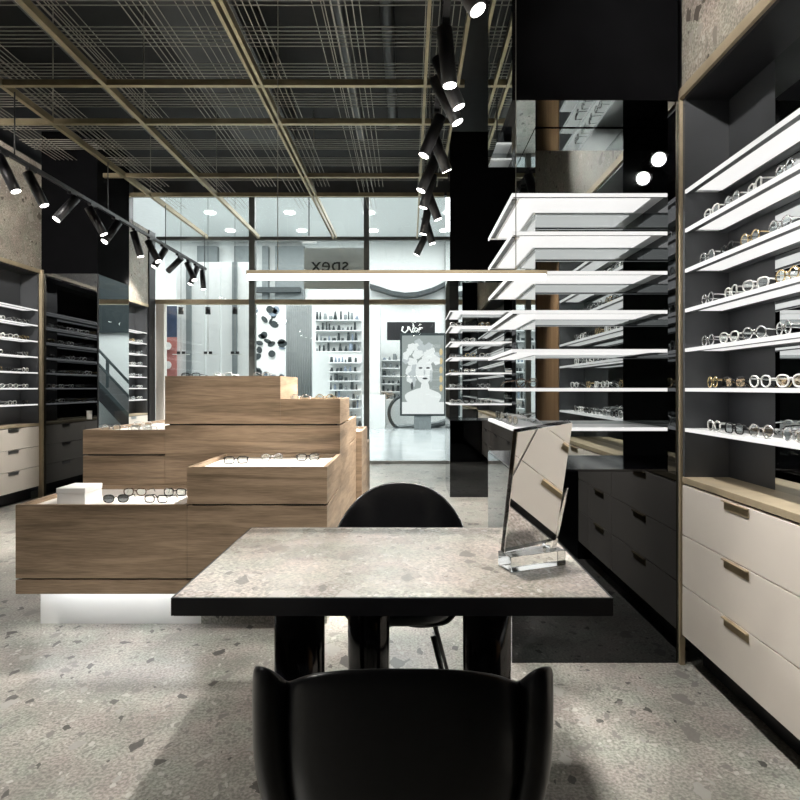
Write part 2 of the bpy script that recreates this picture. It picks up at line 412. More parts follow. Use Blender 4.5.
# left mirror column
t = thing('mirror_column', 'dark tinted mirror column on left wall beside the cream drawers', 'display column', (-4.0, 7.3, 0))
o = B(XL, -3.71, 6.90, 7.68, 0, 2.66).build('mirror_cladding', [M['leftmirror'], M['sidemirror']], t)
for p in o.data.polygons:
    if p.normal.x > .9: p.material_index = 1
B(XL, -3.705, 6.895, 7.68, 2.661, 4.35).build('bulkhead', M['matt_black'], t)
B(-3.709, -3.695, 6.90, 6.915, 0, 2.66).build('edge_trim', M['black'], t)
mb = MB()
mb.box(-3.83, -3.77, 6.893, 6.899, .93, 1.03)
mb.build('notice_card', M['white'], t)

# ------------------------------------------------------------------ shop front glazing
mull = [(-4.34, -4.20, 'M0'), (-2.745, -2.645, 'M1'), (-.775, -.685, 'M2'), (.63, .69, 'M3')]
mats_m = ['brass_paint', 'charcoal', 'charcoal', 'charcoal']
for k, (a, b_, _) in enumerate(mull):
    zt = 2.74 if k == 0 else 4.62
    struct('trim_%d' % (4+k), B(a, b_, YG-.06, YG+.06, 0, zt), M[['liner', 'frame_grey', 'frame_grey', 'frame_grey'][k]])
mb = MB()
for a, b_ in ((-4.36, -2.745), (-2.645, -.775), (-.685, .63)): mb.box(a, b_, YG-.05, YG+.05, 2.74, 2.82)
struct('trim_8', mb, M['brass_paint'])
mb = MB()
for a, b_ in ((-4.34, -2.745), (-2.645, -.775), (-.685, .63)): mb.box(a, b_, YG-.04, YG+.04, 3.84, 3.90)
struct('trim_9', mb, M['frame_grey'])
mb = MB()
for a, b_ in ((-4.20, -2.745), (-2.645, -.775), (-.685, .63)): mb.box(a, b_, YG-.04, YG+.04, 0.0, .05)
struct('trim_10', mb, M['steel'])
n = 1
for a, b_ in ((-4.20, -2.745), (-2.645, -.775), (-.685, .63)):
    struct('window_%d' % n, B(a, b_, YG-.006, YG+.006, .05, 2.74), M['glass']); n += 1
    struct('window_%d' % n, B(a, b_, YG-.006, YG+.006, 2.82, 3.84), M['glass']); n += 1
    struct('window_%d' % n, B(a, b_, YG-.006, YG+.006, 3.90, 4.62), M['glass']); n += 1

# ------------------------------------------------------------------ ceiling grid
ZC = 3.85
g = thing('ceiling_grid', 'suspended bronze bar grid with fine wire mesh under the black ceiling', 'ceiling grid', (-1.9, 3.5, ZC))
longs = [(-3.47, -3.43, 9.9), (-2.59, -2.55, 9.9), (-1.31, -1.285, 9.9), (-1.255, -1.23, 9.9), (.125, .15, 9.9), (.235, .26, 9.9), (.40, .425, 6.85)]
for a, b_, y in longs: B(a, b_, -1.5, y, ZC, ZC+.06).build('long_bar', M['bronze'], g)
for y in (.65, 1.36, 2.07, 2.78, 3.49, 4.20, 4.91, 5.62, 6.33, 7.04, 7.74):
    if abs(y-6.33) < .01 or abs(y-4.2) < .01: continue
    B(-4.35, .47, y-.02, y+.02, ZC+.003, ZC+.052).build('cross_bar', M['bronze'], g)
mb = MB()
def wire(p, q, r=.0042): mb.cyl(p, q, r, n=4, cap=False, smooth=False)
x = -4.2
while x < .4:
    for k in range(6):
        xx = x+k*.05
        if xx < .45: wire((xx, -1, ZC+.16), (xx, 7.8, ZC+.16))
    x += .72
y = -.6
while y < 7.7:
    for k in range(6): wire((-4.3, y+k*.05, ZC+.19), (.45, y+k*.05, ZC+.19))
    y += .5
x = -3.9
while x < .3:
    for k in range(4): wire((x+k*.07, -1, ZC+.42), (x+k*.07, 9.6, ZC+.42))
    x += 1.05
mb.build('wire_mesh', M['wire'], g, kind='stuff')
# hangers of the grid
for x in (-3.45, -2.57, -1.27, .2):
    for y in (1.36, 3.49, 5.62, 7.74): MB().cyl((x, y, ZC+.06), (x, y, 4.99), .006, n=6).build('hanger_rod', M['wire'], g)
# services above the grid
t = thing('air_duct', 'wide dark ventilation duct above the ceiling grid', 'duct', (-1.6, 3, 4.4))
B(-2.2, -1.45, -1.5, 7.5, 4.45, 4.9).build('duct_body', M['duct'], t)
mb = MB()
for y in (0, 1.5, 3.0, 4.5, 6.0): mb.box(-2.23, -1.42, y, y+.05, 4.42, 4.93)
mb.build('flanges', M['duct'], t)
for x, z, y1, lab in ((-3.3, 4.6, 7.5, 'thin dark service pipe above the grid at left'), (-.6, 4.55, 7.5, 'thin dark service pipe above the grid centre'), (-.2, 4.7, 7.5, 'thin dark service pipe above the grid near the right track')):
    tag(MB().cyl((x, -1.5, z), (x, y1, z), .06, n=14).build('service_pipe', M['duct']), lab, 'pipe')

# ------------------------------------------------------------------ spotlight tracks
def track(x, y0, y1, z, label):
    t = thing('track_rail', label, 'lighting track', (x, (y0+y1)/2, z))
    B(x-.018, x+.018, y0, y1, z, z+.035).build('rail', M['black'], t)
    y = y0+.15
    while y < y1:
        MB().cyl((x, y, z+.035), (x, y, ZC), .006, n=6).build('hanger', M['black'], t); y += 1.55
track(-3.40, .2, 9.7, 3.27, 'black lighting track along the left wall with many cylinder spotlights')
track(.20, .3, 8.0, 3.30, 'black lighting track running towards the window right of centre')
def make_spot(label, loc, d, ztr, power=70, ang=58, grp=None):
    """pivot hangs below the rail; d = aiming direction"""
    d = Vector(d).normalized()
    t = thing('spotlight', label, 'spotlight', loc, grp)
    p = Vector((0, 0, -.10))
    MB().cyl((0, 0, 0), (0, 0, -.10), .010, n=8).build('stem', M['black'], t, local=True)
    MB().box(-.02, .02, -.05, .05, -.022, -.0005).build('track_adapter', M['black'], t, local=True)
    a = p - d*.07; q = p + d*.24
    mb = MB(); mb.cyl(a, q, .043, n=20)
    mb.build('housing', M['black'], t, local=True)
    MB().cyl(q+d*.0005, q+d*.004, .036, n=20).build('lens', M['lens'], t, local=True)
    l = bpy.data.lights.new('spot_lamp', 'SPOT'); l.energy = power; l.spot_size = math.radians(ang); l.spot_blend = .6
    l.shadow_soft_size = .055; l.color = (1, .965, .915)
    o = bpy.data.objects.new('spot_lamp', l); col.objects.link(o); o.parent = t
    o.location = q+d*.02; o.rotation_euler = (-d).to_track_quat('Z', 'Y').to_euler()
    return t
left_spots = [(.5, (.65, .10, -1), 150), (1.2, (.35, .05, -1), 150), (1.9, (.25, .12, -1), 120), (2.6, (1.8, 1.0, -2.2), 150), (3.5, (-.97, 2.7, .02), 130), (4.25, (-.97, 2.1, .06), 130), (4.85, (.45, .1, -1), 220), (5.22, (.45, .15, -1), 220), (5.85, (-.5, -.5, -1), 200), (6.22, (.5, .2, -1), 200),  # nearest heads out of view, added to light floor, oak tiers and bulkhead
              (6.72, (-.35, -.55, -1), 200), (7.2, (.25, .1, -1), 200), (7.62, (.55, -.1, -1), 200), (8.02, (-.45, -.35, -1), 200), (8.55, (-.7, .3, -.5), 130), (8.95, (.5, -.2, -1), 200), (9.25, (-.3, -.25, -1), 200), (9.55, (.05, .05, -1), 200)]
for k, (y, d, pw) in enumerate(left_spots):
    make_spot('black cylinder spotlight, %s from the window end of the left track' % OR2[len(left_spots)-1-k], (-3.40, y, 3.27), d, 3.27, pw, 28 if y == 2.6 else 70)
SP = 2.3
right_spots = [(.6, (1.08, 1.8, -.05), 45), (1.05, (1.08, 1.2, 0.0), 25), (1.35, (-.2, .35, -1), 100), (1.6, (.75, -.1, -1), 85), (2.05, (-1.15, 1.57, -2.05), 70), (2.62, (.5, -.15, -1), 75), (3.18, (.10, .02, -1), 90), (3.45, (.45, .1, -1), 70), (3.68, (.50, .0, -1), 70), (4.20, (-.42, -.05, -1), 330), (4.45, (.45, .3, -1), 60),  # first heads unseen, put in to light bulkhead, table, cabinet and oak
               (4.95, (-.45, -.05, -1), 280), (5.35, (-.3, .1, -1), 60), (5.75, (.4, .1, -1), 60), (6.25, (-.2, .1, -1), 60), (6.7, (.3, .0, -1), 60), (7.3, (-.5, .2, -1), 60)]
for k, (y, d, pw) in enumerate(right_spots):
    make_spot('black cylinder spotlight, %s from the window end of the right track' % OR2[len(right_spots)-1-k], (.20, y, 3.30), d, 3.3, pw*SP, 26 if y == 2.05 else 58)

# ------------------------------------------------------------------ pendant line lamp over the table
t = thing('pendant_lamp', 'slim bronze linear pendant lamp glowing above the terrazzo table', 'pendant lamp', (-.04, 1.9, 1.66))
B(-.53, .45, 1.888, 1.912, 1.672, 1.684).build('housing', M['brass_paint'], t)
B(-.527, .447, 1.889, 1.911, 1.655, 1.6719).build('diffuser', M['lamp'], t)
for x in (-.43, .35): MB().cyl((x, 1.9, 1.684), (x, 1.9, ZC+.06), .0016, n=6).build('suspension_wire', M['wire'], t)

# ------------------------------------------------------------------ table
t = thing('table', 'terrazzo topped table with thick black edge on black cylinder legs', 'table', (-.045, 1.9, 0))
B(-.618, .529, 1.526, 2.284, .705, .75).build('tabletop', M['tabletop'], t)
mb = MB(); mb.box(-.624, .535, 1.52, 1.5255, .703, .7495); mb.box(-.624, .535, 2.2845, 2.29, .703, .7495)
mb.box(-.624, -.6185, 1.5256, 2.2844, .703, .7495); mb.box(.5295, .535, 1.5256, 2.2844, .703, .7495); mb.box(-.618, .529, 1.526, 2.284, .700, .7049)
mb.build('edge_band', M['black'], t)
for x, y in ((-.325, 1.725), (.24, 1.79), (-.143, 2.06)):
    MB().cyl((x, y, 0), (x, y, .6999), .0735, n=48).build('leg', M['black_gloss'], t)

# ------------------------------------------------------------------ chairs
def chair(label, loc, rz, prof, seat_z=.43):
    t = thing('shell_chair', label, 'chair', loc)
    pts = [(-x, y, z) for x, y, z in prof[:0:-1]] + list(prof)
    # refine the plan curve (Catmull-Rom)
    fine = []
    V3 = [Vector(p) for p in pts]
    for i in range(len(V3)-1):
        p0, p1, p2, p3 = V3[max(i-1, 0)], V3[i], V3[i+1], V3[min(i+2, len(V3)-1)]
        for k in range(3):
            u = k/3
            fine.append(.5*((2*p1)+(p2-p0)*u+(2*p0-5*p1+4*p2-p3)*u*u+(3*p1-p0-3*p2+p3)*u**3))
    fine.append(V3[-1])
    mb = MB(); rows = []
    NL = 9
    for j in range(NL+1):
        s = j/NL; row = []
        for p in fine:
            zb = seat_z-.05
            z = p.z + (zb-p.z)*s
            k = 1-.04*s*s-.22*s**5
            kk = .02*math.sin(min(1, s*4)*PI)
            row.append(mb.bm.verts.new((p.x*k, p.y*(1-.04*s-.12*s**3)+(-.012*math.sin(PI*s)), z)))
        rows.append(row)
    # bowl of the seat below
    for j in range(1, 5):
        k = 1-j/4.6; row = []
        for p in fine:
            row.append(mb.bm.verts.new((p.x*.74*k, .02+(p.y*.84-.02)*k, seat_z-.05-.045*math.sin(j/4*PI/2))))
        rows.append(row)
    for a, b_ in zip(rows, rows[1:]):
        for i in range(len(fine)-1): mb._f([a[i], a[i+1], b_[i+1], b_[i]], None, True)
    o = mb.build('shell', M['leather'], t, local=True)
    md = o.modifiers.new('Solidify', 'SOLIDIFY'); md.thickness = .014; md.offset = 0
    md = o.modifiers.new('Subdivision', 'SUBSURF'); md.levels = 1; md.render_levels = 2
    mb = MB(); n = 28; prev = None
    for zz, k in ((seat_z-.03, .80), (seat_z-.012, .97), (seat_z+.01, 1.0), (seat_z+.028, .95), (seat_z+.036, .8), (seat_z+.038, .4)):
        ring = []
        for i in range(n):
            a = 2*PI*i/n; c, s_ = math.cos(a), math.sin(a)
            ring.append(mb.bm.verts.new((.215*k*math.copysign(abs(c)**.7, c), .035+.215*k*math.copysign(abs(s_)**.7, s_), zz)))
        if prev:
            for i in range(n): mb._f([prev[i], prev[(i+1) % n], ring[(i+1) % n], ring[i]], None, True)
        else: mb._f(ring[::-1])
        prev = ring
    mb._f(prev)
    mb.build('seat_cushion', M['leather_in'], t, local=True)
    for sx in (-1, 1):
        for sy in (-1, 1):
            MB().cyl((sx*.13, sy*.13+.02, seat_z-.09), (sx*.215, sy*.215+.02, 0), .012, .008, n=12).build('leg', M['black'], t, local=True)
    t.rotation_euler = (0, 0, rz)
    return t
near_prof = [(0, -.243, .786), (.06, -.241, .7845), (.12, -.234, .778), (.175, -.219, .763), (.21, -.196, .741), (.226, -.178, .730), (.239, -.190, .748), (.252, -.200, .763), (.267, -.199, .768), (.281, -.186, .763), (.291, -.160, .749), (.2975, -.11, .712), (.295, -.03, .645), (.282, .08, .59), (.262, .17, .55)]
far_prof = [(0, -.25, .868), (.06, -.248, .865), (.12, -.238, .850), (.18, -.212, .818), (.225, -.17, .775), (.255, -.11, .735), (.27, -.03, .70), (.268, .07, .665), (.25, .16, .64)]
chair('black shell armchair seen from behind in front of the table', (-.012, 1.31, 0), 0, near_prof)
chair('black shell armchair with rounded back facing the camera behind the table', (-.035, 2.42, 0), PI, far_prof, .42)

# ------------------------------------------------------------------ table mirror on acrylic stand
t = thing('tabletop_mirror', 'tilted rectangular mirror on a clear acrylic stand on the table', 'mirror', (.37, 1.79, .75))
P0 = Vector((.286, 1.746, .798)); L = .19; Hh = .405
ux = (Vector((.462, 1.824, .820))-P0).normalized(); up = Vector((.302, 1.606, 1.184))-P0; up = (up-ux*up.dot(ux)).normalized()
nn = ux.cross(up).normalized(); 
if nn.y > 0: nn = -nn
bx = Vector((math.cos(.40), math.sin(.40), 0)); bn = Vector((math.sin(.40), -math.cos(.40), 0))
def slab(d0, d1, u0, u1, v0, v1, name, mat, bev=0):
    mb = MB(); vs = [P0+ux*u+up*v+nn*d for d in (d0, d1) for u in (u0, u1) for v in (v0, v1)]
    v = [mb.bm.verts.new(p) for p in vs]
    for q in ((0, 1, 3, 2), (4, 6, 7, 5), (0, 4, 5, 1), (2, 3, 7, 6), (0, 2, 6, 4), (1, 5, 7, 3)): mb._f([v[i] for i in q])
    return mb.build(name, mat, t, bev)
slab(0, .003, 0, L, .006, Hh, 'mirror_plate', M['tablemirror'])
slab(-.019, -.0005, -.001, L+.001, 0.004, Hh+.001, 'acrylic_backing', M['acrylic'], .002)
def rbox(c, w, d, z0, z1, name, mat, bev=.002):
    mb = MB(); vs = [c+bx*u+bn*v+Vector((0, 0, z)) for u in (-w/2, w/2) for v in (-d/2, d/2) for z in (z0, z1)]
    v = [mb.bm.verts.new(p) for p in vs]
    for q in ((0, 1, 3, 2), (4, 6, 7, 5), (0, 4, 5, 1), (2, 3, 7, 6), (0, 2, 6, 4), (1, 5, 7, 3)): mb._f([v[i] for i in q])
    return mb.build(name, mat, t, bev)
rbox(Vector((.3955, 1.763, 0))-bn*.037, .2, .074, .7505, .797, 'acrylic_base', M['acrylic'])
w0 = Vector((.3955, 1.763, 0))+bx*.075-bn*.012
MB().prism([(.020, .7975), (.060, .7975), (-.030, 1.0), (-.040, .995)], lambda u, v, w: tuple(w0-bn*u+bx*w+Vector((0, 0, v))), -.012, .012).build('acrylic_strut', M['acrylic'], t)

# ------------------------------------------------------------------ tiered oak display
t = thing('tiered_display', 'stepped oak display island of stacked boxes glowing underneath', 'display island', (-1.3, 4.4, 0))
def tier(x0, x1, y0, y1, z0, z1, tray=False, tname='tier'):
    if not tray:
        return B(x0, x1, y0, y1, z0, z1).build(tname, M['oak'], t, .0015)
    r = .022; zi = z1-.022
    mb = MB(); mb.box(x0, x1, y0, y0+r, z0, z1); mb.box(x0, x1, y1-r, y1, z0, z1)
    mb.box(x0, x0+r, y0+r, y1-r, z0, z1); mb.box(x1-r, x1, y0+r, y1-r, z0, z1); mb.box(x0+r, x1-r, y0+r, y1-r, z0, zi-.006)
    o = mb.build('tray_tier', M['oak'], t)
    B(x0+r+.001, x1-r-.001, y0+r+.001, y1-r-.001, zi-.0055, zi).build('tray_liner', M['liner'], o)
    return o
xl, xm, xr = -2.035, -1.148, -.424
tier(xl, xm-.001, 3.0, 3.612, .316, .695, True)
tier(xm, xr, 3.0, 3.612, .316, .690)
tier(xl, xm-.001, 3.0, 3.612, .234, .306); tier(xm, xr, 3.0, 3.612, .234, .306)
tier(xm, xr, 3.0, 3.612, .700, .891, True)
B(xl+.02, xr-.02, 3.02, 3.59, .3062, .3158).build('shadow_gap', M['black'], t)
B(xm+.02, xr-.02, 3.02, 3.59, .6902, .6998).build('shadow_gap', M['black'], t)
x2 = -1.523
tier(xl, x2-.001, 3.62, 5.4, .234, .877); tier(xl, x2-.001, 3.62, 5.4, .887, 1.038, True)
tier(x2, -.43, 3.62, 4.178, .234, 1.066)
tier(x2, -.803, 3.62, 4.178, 1.076, 1.375, True); tier(-.802, -.43, 3.62, 4.178, 1.076, 1.232, True)
B(x2+.02, -.45, 3.64, 4.16, 1.0662, 1.0758).build('shadow_gap', M['black'], t)
B(xl+.02, x2-.02, 3.64, 5.38, .8772, .8868).build('shadow_gap', M['black'], t)
tier(x2, -.43, 4.18, 4.72, .234, .89); tier(x2, -.43, 4.18, 4.72, .90, 1.07, True)
B(x2+.02, -.45, 4.2, 4.7, .8902, .8998).build('shadow_gap', M['black'], t)
tier(-1.2, -.385, 4.725, 5.35, .234, .945, True)
tier(-1.2, -.42, 5.355, 6.2, .234, .75, True)
B(xl+.002, xm, 3.20, 3.6, 0, .2335).build('plinth', M['white'], t, label='white plinth glowing under the left end')
B(xm+.001, xr-.03, 3.20, 6.1, 0, .2335).build('plinth', M['floor'], t, label='terrazzo clad plinth')
B(xl+.05, xm, 3.601, 5.3, 0, .2335).build('plinth', M['white'], t)
B(xl+.03, xm-.02, 3.10, 3.135, .222, .2335).build('led_strip', M['led'], t, label='glowing light strip')
B(xl+.005, xl+.018, 3.25, 5.3, .222, .2335).build('led_strip', M['led'], t, label='glowing light strip')

# white box on the tray
t = thing('white_box', 'white lidded box at left end of the lowest oak tray', 'box', (-1.80, 3.19, .673))
B(-1.882, -1.732, 3.10, 3.27, .6732, .735).build('box_body', M['white'], t, .002)
B(-1.885, -1.729, 3.097, 3.273, .7355, .765).build('lid', M['white'], t, .003)

# ------------------------------------------------------------------ eyewear
def rim(kind, n=16):
    pts = []
    for i in range(n):
        a = 2*PI*i/n; c, s = math.cos(a), math.sin(a)
        if kind == 'round': pts.append((.0235*c, .0225*s))
        elif kind == 'square': pts.append((.0265*math.copysign(abs(c)**.55, c), .0195*math.copysign(abs(s)**.55, s)))
        else: pts.append((.027*math.copysign(abs(c)**.75, c)*(1+.08*s), .0205*math.copysign(abs(s)**.8, s)))
    return pts
def glasses_proto(kind, fm, lens, r, detail=True):
    root = bpy.data.objects.new('eyeglasses', None); col.objects.link(root); root['category'] = 'eyeglasses'
    root.empty_display_size = .05
    rp = rim(kind, 16 if detail else 9); zc = max(v for _, v in rp)+r+.0005; ns = 5 if detail else 4
    gap = max(u for u, _ in rp)+.010
    mb = MB()
    for s in (-1, 1): mb.tube([(s*gap+u, 0, zc+v) for u, v in rp], r, ns, True)
    mb.tube([(-.011, 0, zc+.006), (-.004, -.002, zc+.010), (.004, -.002, zc+.010), (.011, 0, zc+.006)], r, ns)
    w = gap+max(u for u, _ in rp)
    def temples(mb, s): mb.tube([(s*(w-.002), 0, zc+.010), (s*(w+.004), .006, zc+.010), (s*(w+.003), .06, zc+.008), (s*(w-.001), .10, zc+.004), (s*(w-.006), .135, r+.0008)], r*.9, ns)
    if detail:
        mb.build('frame_front', fm, root, local=True)
        for s in (-1, 1):
            m2 = MB(); temples(m2, s); m2.build('temple', fm, root, local=True)
            m3 = MB(); m3.prism(rp, lambda u, v, w_: (s*gap+u*.94, w_, zc+v*.94), -.0007, .0007); m3.build('lens', lens, root, local=True)
    else:
        for s in (-1, 1): temples(mb, s)
        nverts = None
        for s in (-1, 1): mb.prism(rp, lambda u, v, w_: (s*gap+u*.94, w_, zc+v*.94), -.0007, .0007, mi=1)
        me_o = mb.build('eyeglasses', [fm, lens], None)
        bpy.data.objects.remove(root); me_o['category'] = 'eyeglasses'
        return me_o
    return root
STY = [('round', 'fr_silver', 'clearlens', .0031, 'silver round'), ('square', 'fr_black', 'clearlens', .0030, 'black square'),
       ('soft', 'fr_brown', 'clearlens', .0030, 'brown'), ('soft', 'fr_clear', 'clearlens', .0036, 'frosted clear'),
       ('round', 'fr_gold', 'clearlens', .0029, 'gold round'), ('soft', 'fr_black', 'darklens', .0030, 'black tinted')]
PR = {}
def proto(i, detail):
    k = (i, detail)
    if k not in PR:
        s = STY[i]; o = glasses_proto(s[0], M[s[1]], M[s[2]], s[3] if detail else s[3]*1.25, detail)
        PR[k] = o; KID[o.name] = [c for c in bpy.data.objects if c.parent == o]; o['_used'] = 0
    return PR[k]
def put(i, detail, loc, rz, label, group):
    o = proto(i, detail)
    if not o['_used']:
        o['_used'] = 1
        o.location = loc; o.rotation_euler = (0, 0, rz); o['label'] = label; o['group'] = group
        return o
    r = o.copy(); col.objects.link(r); r.location = loc; r.rotation_euler = (0, 0, rz); r['label'] = label; r['group'] = group
    for ch in KID[o.name]:
        c_ = ch.copy(); col.objects.link(c_); c_.parent = r
    return r
SH = ['top', 'second', 'third', 'fourth', 'fifth', 'sixth', 'lowest']
# right niche: fronts face the aisle, temples towards the back
for k in range(1, 7):
    y = 2.53+R.uniform(-.03, .03); q = 0
    while y > 1.42:
        i = R.choice([0, 0, 3, 3, 4, 0, 1, 3])
        put(i, True, (XR+.035, y, ZS[k]+.0003), -PI/2+R.uniform(-.22, .22),
            '%s eyeglasses, %s from the brass post on right niche %s shelf' % (STY[i][4], ORD[q], SH[k]), 'eyeglasses in the right niche')
        y -= R.uniform(.155, .195); q += 1
# near left niche
for k in range(1, 7):
    y = 6.66; q = 0
    while y > 5.55:
        i = R.choice([0, 3, 3, 4, 0, 1])
        put(i, False, (XL-.035, y, ZS[k]+.0003), PI/2+R.uniform(-.2, .2),
            '%s eyeglasses, %s from the brass post on left wall %s shelf' % (STY[i][4], ORD[q], SH[k]), 'eyeglasses in the near left niche')
        y -= R.uniform(.17, .27); q += 1
for k in range(1, 7):
    y = 9.5; q = 0
    while y > 8.75:
        i = R.choice([0, 3, 3, 4, 0, 1])
        put(i, False, (XL-.035, y, ZS[k]+.0003), PI/2+R.uniform(-.2, .2),
            '%s eyeglasses, %s from the far end of the far left %s shelf' % (STY[i][4], ORD[q], SH[k]), 'eyeglasses in the far left niche')
        y -= R.uniform(.18, .26); q += 1
# far mirror column shelves: front and left side
for k in range(1, 7):
    x = .56; q = 0
    while x < 1.0:
        i = R.choice([0, 1, 3, 1, 4])
        put(i, False, (x, 6.95, ZS[k]+.0003), R.uniform(-.2, .2), '%s eyeglasses, %s from left along the front of far mirror column %s shelf' % (STY[i][4], ORD[q], SH[k]), 'eyeglasses on the far column')
        x += R.uniform(.16, .2); q += 1
    y = 7.16; q = 0
    while y < 7.7:
        i = R.choice([0, 1, 3, 1, 4])
        put(i, False, (.535, y, ZS[k]+.0003), -PI/2+R.uniform(-.2, .2), '%s eyeglasses, %s down the left side of far mirror column %s shelf' % (STY[i][4], ORD[q], SH[k]), 'eyeglasses on the far column')
        y += R.uniform(.17, .21); q += 1
# near column: a few on the sixth shelf corner and lined up on the base
put(2, True, (.57, 2.80, ZS[5]+.0003), .5, 'brown eyeglasses at the left corner of near mirror column sixth shelf', 'eyeglasses on the near column')
for q, y in enumerate((2.99, 3.17, 3.35, 3.50)):
    i = (3, 0, 3, 1)[q]
    put(i, True, (.535, y, ZS[6]+.0003), -PI/2+R.uniform(-.2, .2), '%s eyeglasses, %s along the left side of near column lowest shelf' % (STY[i][4], ORD[q]), 'eyeglasses on the near column')
# trays
for q, (px, py, i) in enumerate(((116, 503, 5), (135, 496, 2), (156, 503, 1), (175, 496, 1))):
    z = .6732; Y = (EYE-z)*F/(py-CY); X = (px-CX)*Y/F
    put(i, True, (X, Y, z), R.uniform(-.15, .15), ['black tinted sunglasses beside the white box on the lowest oak tray', 'brown eyeglasses behind the sunglasses on the lowest oak tray',
        'black eyeglasses in front, third from white box on the lowest oak tray', 'black eyeglasses at the back right of the lowest oak tray'][q], 'eyeglasses on the lowest tray')
for q, (px, py, i) in enumerate(((236, 464, 1), (272, 462, 0), (308, 460, 1))):
    z = .8692; Y = (EYE-z)*F/(py-CY); Y = max(3.07, min(Y, 3.42)); X = (px-CX)*Y/F
    put(i, True, (X, Y, z), R.uniform(.1, .35), '%s eyeglasses, %s from left in the middle oak tray behind the table' % (STY[i][4], ORD[q]), 'eyeglasses on the middle tray')
for q, (X, Y, i) in enumerate(((-1.91, 3.72, 0), (-1.73, 3.75, 3), (-1.63, 4.0, 0), (-1.88, 4.1, 3))):
    put(i, True, (X, Y, 1.0162), R.uniform(-.15, .15), '%s eyeglasses, %s of those on the left upper oak tray' % (STY[i][4], ORD[q]), 'eyeglasses on the left upper tray')
for q, (X, Y, i) in enumerate(((-1.40, 3.72, 1), (-1.2, 3.74, 3), (-.95, 3.74, 0))):
    put(i, True, (X, Y, 1.3532), R.uniform(-.25, .25), '%s eyeglasses, %s from left in the topmost oak tray' % (STY[i][4], ORD[q]), 'eyeglasses on the topmost tray')
for q, (X, Y, i) in enumerate(((-.70, 3.72, 0), (-.545, 3.76, 4))):
    put(i, True, (X, Y, 1.2102), R.uniform(-.06, .06), '%s eyeglasses, %s from left in the tray right of topmost' % (STY[i][4], ORD[q]), 'eyeglasses on the upper right tray')

# ------------------------------------------------------------------ the mall beyond the glass
YM = 21.0
struct('floor_mall', B(-16, 12, YG+.05, YM+.2, -.1, 0), M['mall_floor'])
struct('ceiling_mall', B(-16, 12, YG+.12, YM+.2, 6.6, 6.7), M['mall_white'])
struct('wall_mall_back', B(-16, 12, YM, YM+.2, 0, 6.6), M['mall_white'])
struct('wall_mall_left', B(-16.2, -16, YG+.12, YM+.2, 0, 6.7), M['mall_white'])
struct('wall_mall_right', B(12, 12.2, YG+.12, YM+.2, 0, 6.7), M['mall_white'])
def at(px, py, Y): return ((px-CX)*Y/F, Y, EYE+(CY-py)*Y/F)
def rect(px0, px1, py0, py1, Y, d=.06):
    a = at(px0, py1, Y); b_ = at(px1, py0, Y)
    return (a[0], b_[0], Y, Y+d, max(0, a[2]), b_[2])
# panelled white facade at left
t = thing('panel_screen', 'white vertical panel wall beyond the left window pane', 'wall panel', (at(208, 0, 13)[0], 13, 0))
for px in range(176, 250, 15):
    r = rect(px+.4, px+14.2, 262, 500, 13)
    B(*r).build('panel', M['mall_white'], t)
for px in (186, 232):
    r = rect(px, px+5, 262, 500, 12.95, .04); B(*r).build('batten', M['mall_grey'], t)
tag(B(*rect(164, 176, 306, 337, 12.9)).build('poster', M['navy']), 'dark navy poster beyond the left edge of the shop window', 'poster')
t = thing('poster', 'red poster with pale circles beyond the left edge of shop window', 'poster', at(170, 375, 12.9))
B(*rect(164, 176, 337.2, 400, 12.9)).build('sheet', M['red'], t)
mb = MB()
for py in (346, 365):
    c = at(167.5, py, 12.89); mb.cyl((c[0], 12.87, c[2]), (c[0], 12.899, c[2]), .085, n=20)
mb.build('printed_circles', M['white'], t)
# three hanging display lamps with frames under them, inside the glass
for q, px in enumerate((181, 208, 235)):
    X, Y, Z = at(px, 307, 10.35)
    t = thing('hanging_display', ['leftmost', 'middle', 'rightmost'][q]+' hanging eyewear display of black canister and wire in the left window', 'hanging display', (X, Y, Z), 'hanging window displays')
    MB().cyl((X, Y, Z+.02), (X, Y, 6.6), .004, n=5).build('drop_cable', M['black'], t)
    MB().cyl((X, Y, Z), (X, Y, Z-.13), .045, n=16).build('canister', M['black'], t)
    z2 = at(0, 352, 10.35)[2]
    MB().cyl((X, Y, Z-.13), (X, Y, z2), .0035, n=5).build('wire', M['wire'], t)
    mb = MB()
    for s in (-1, 1): mb.box(X+s*.045-.028, X+s*.045+.028, Y-.01, Y+.01, z2-.035, z2+.01)
    mb.box(X-.15, X+.15, Y-.012, Y+.012, z2-.05, z2-.036, 1)
    mb.build('eyewear_holder', [M['black'], M['white']], t)
# graphic panel of eyewear silhouettes
t = thing('graphic_panel', 'white wall graphic of dark scattered lens shapes beyond the glass', 'wall graphic', at(267, 400, 15))
B(*rect(250, 285, 304, 470, 15)).build('sheet', M['white'], t)
mb = MB(); rr = random.Random(3)
for q in range(34):
    c = at(rr.uniform(252, 283), rr.uniform(308, 385), 14.99); w = rr.uniform(.03, .14); h = rr.uniform(.03, .13); a = rr.uniform(-1, 1)
    poly = [(w*math.cos(2*PI*i/12)*math.cos(a)-h*math.sin(2*PI*i/12)*math.sin(a), w*math.cos(2*PI*i/12)*math.sin(a)+h*math.sin(2*PI*i/12)*math.cos(a)) for i in range(12)]
    mb.prism(poly, lambda u, v, w_: (c[0]+u, 14.99-.012*(q % 3)+w_, c[2]+v), -.004, .004, mi=q % 3 if q % 3 < 2 else 0)
mb.build('printed_shapes', [M['mall_dark'], M['bluegrey']], t)
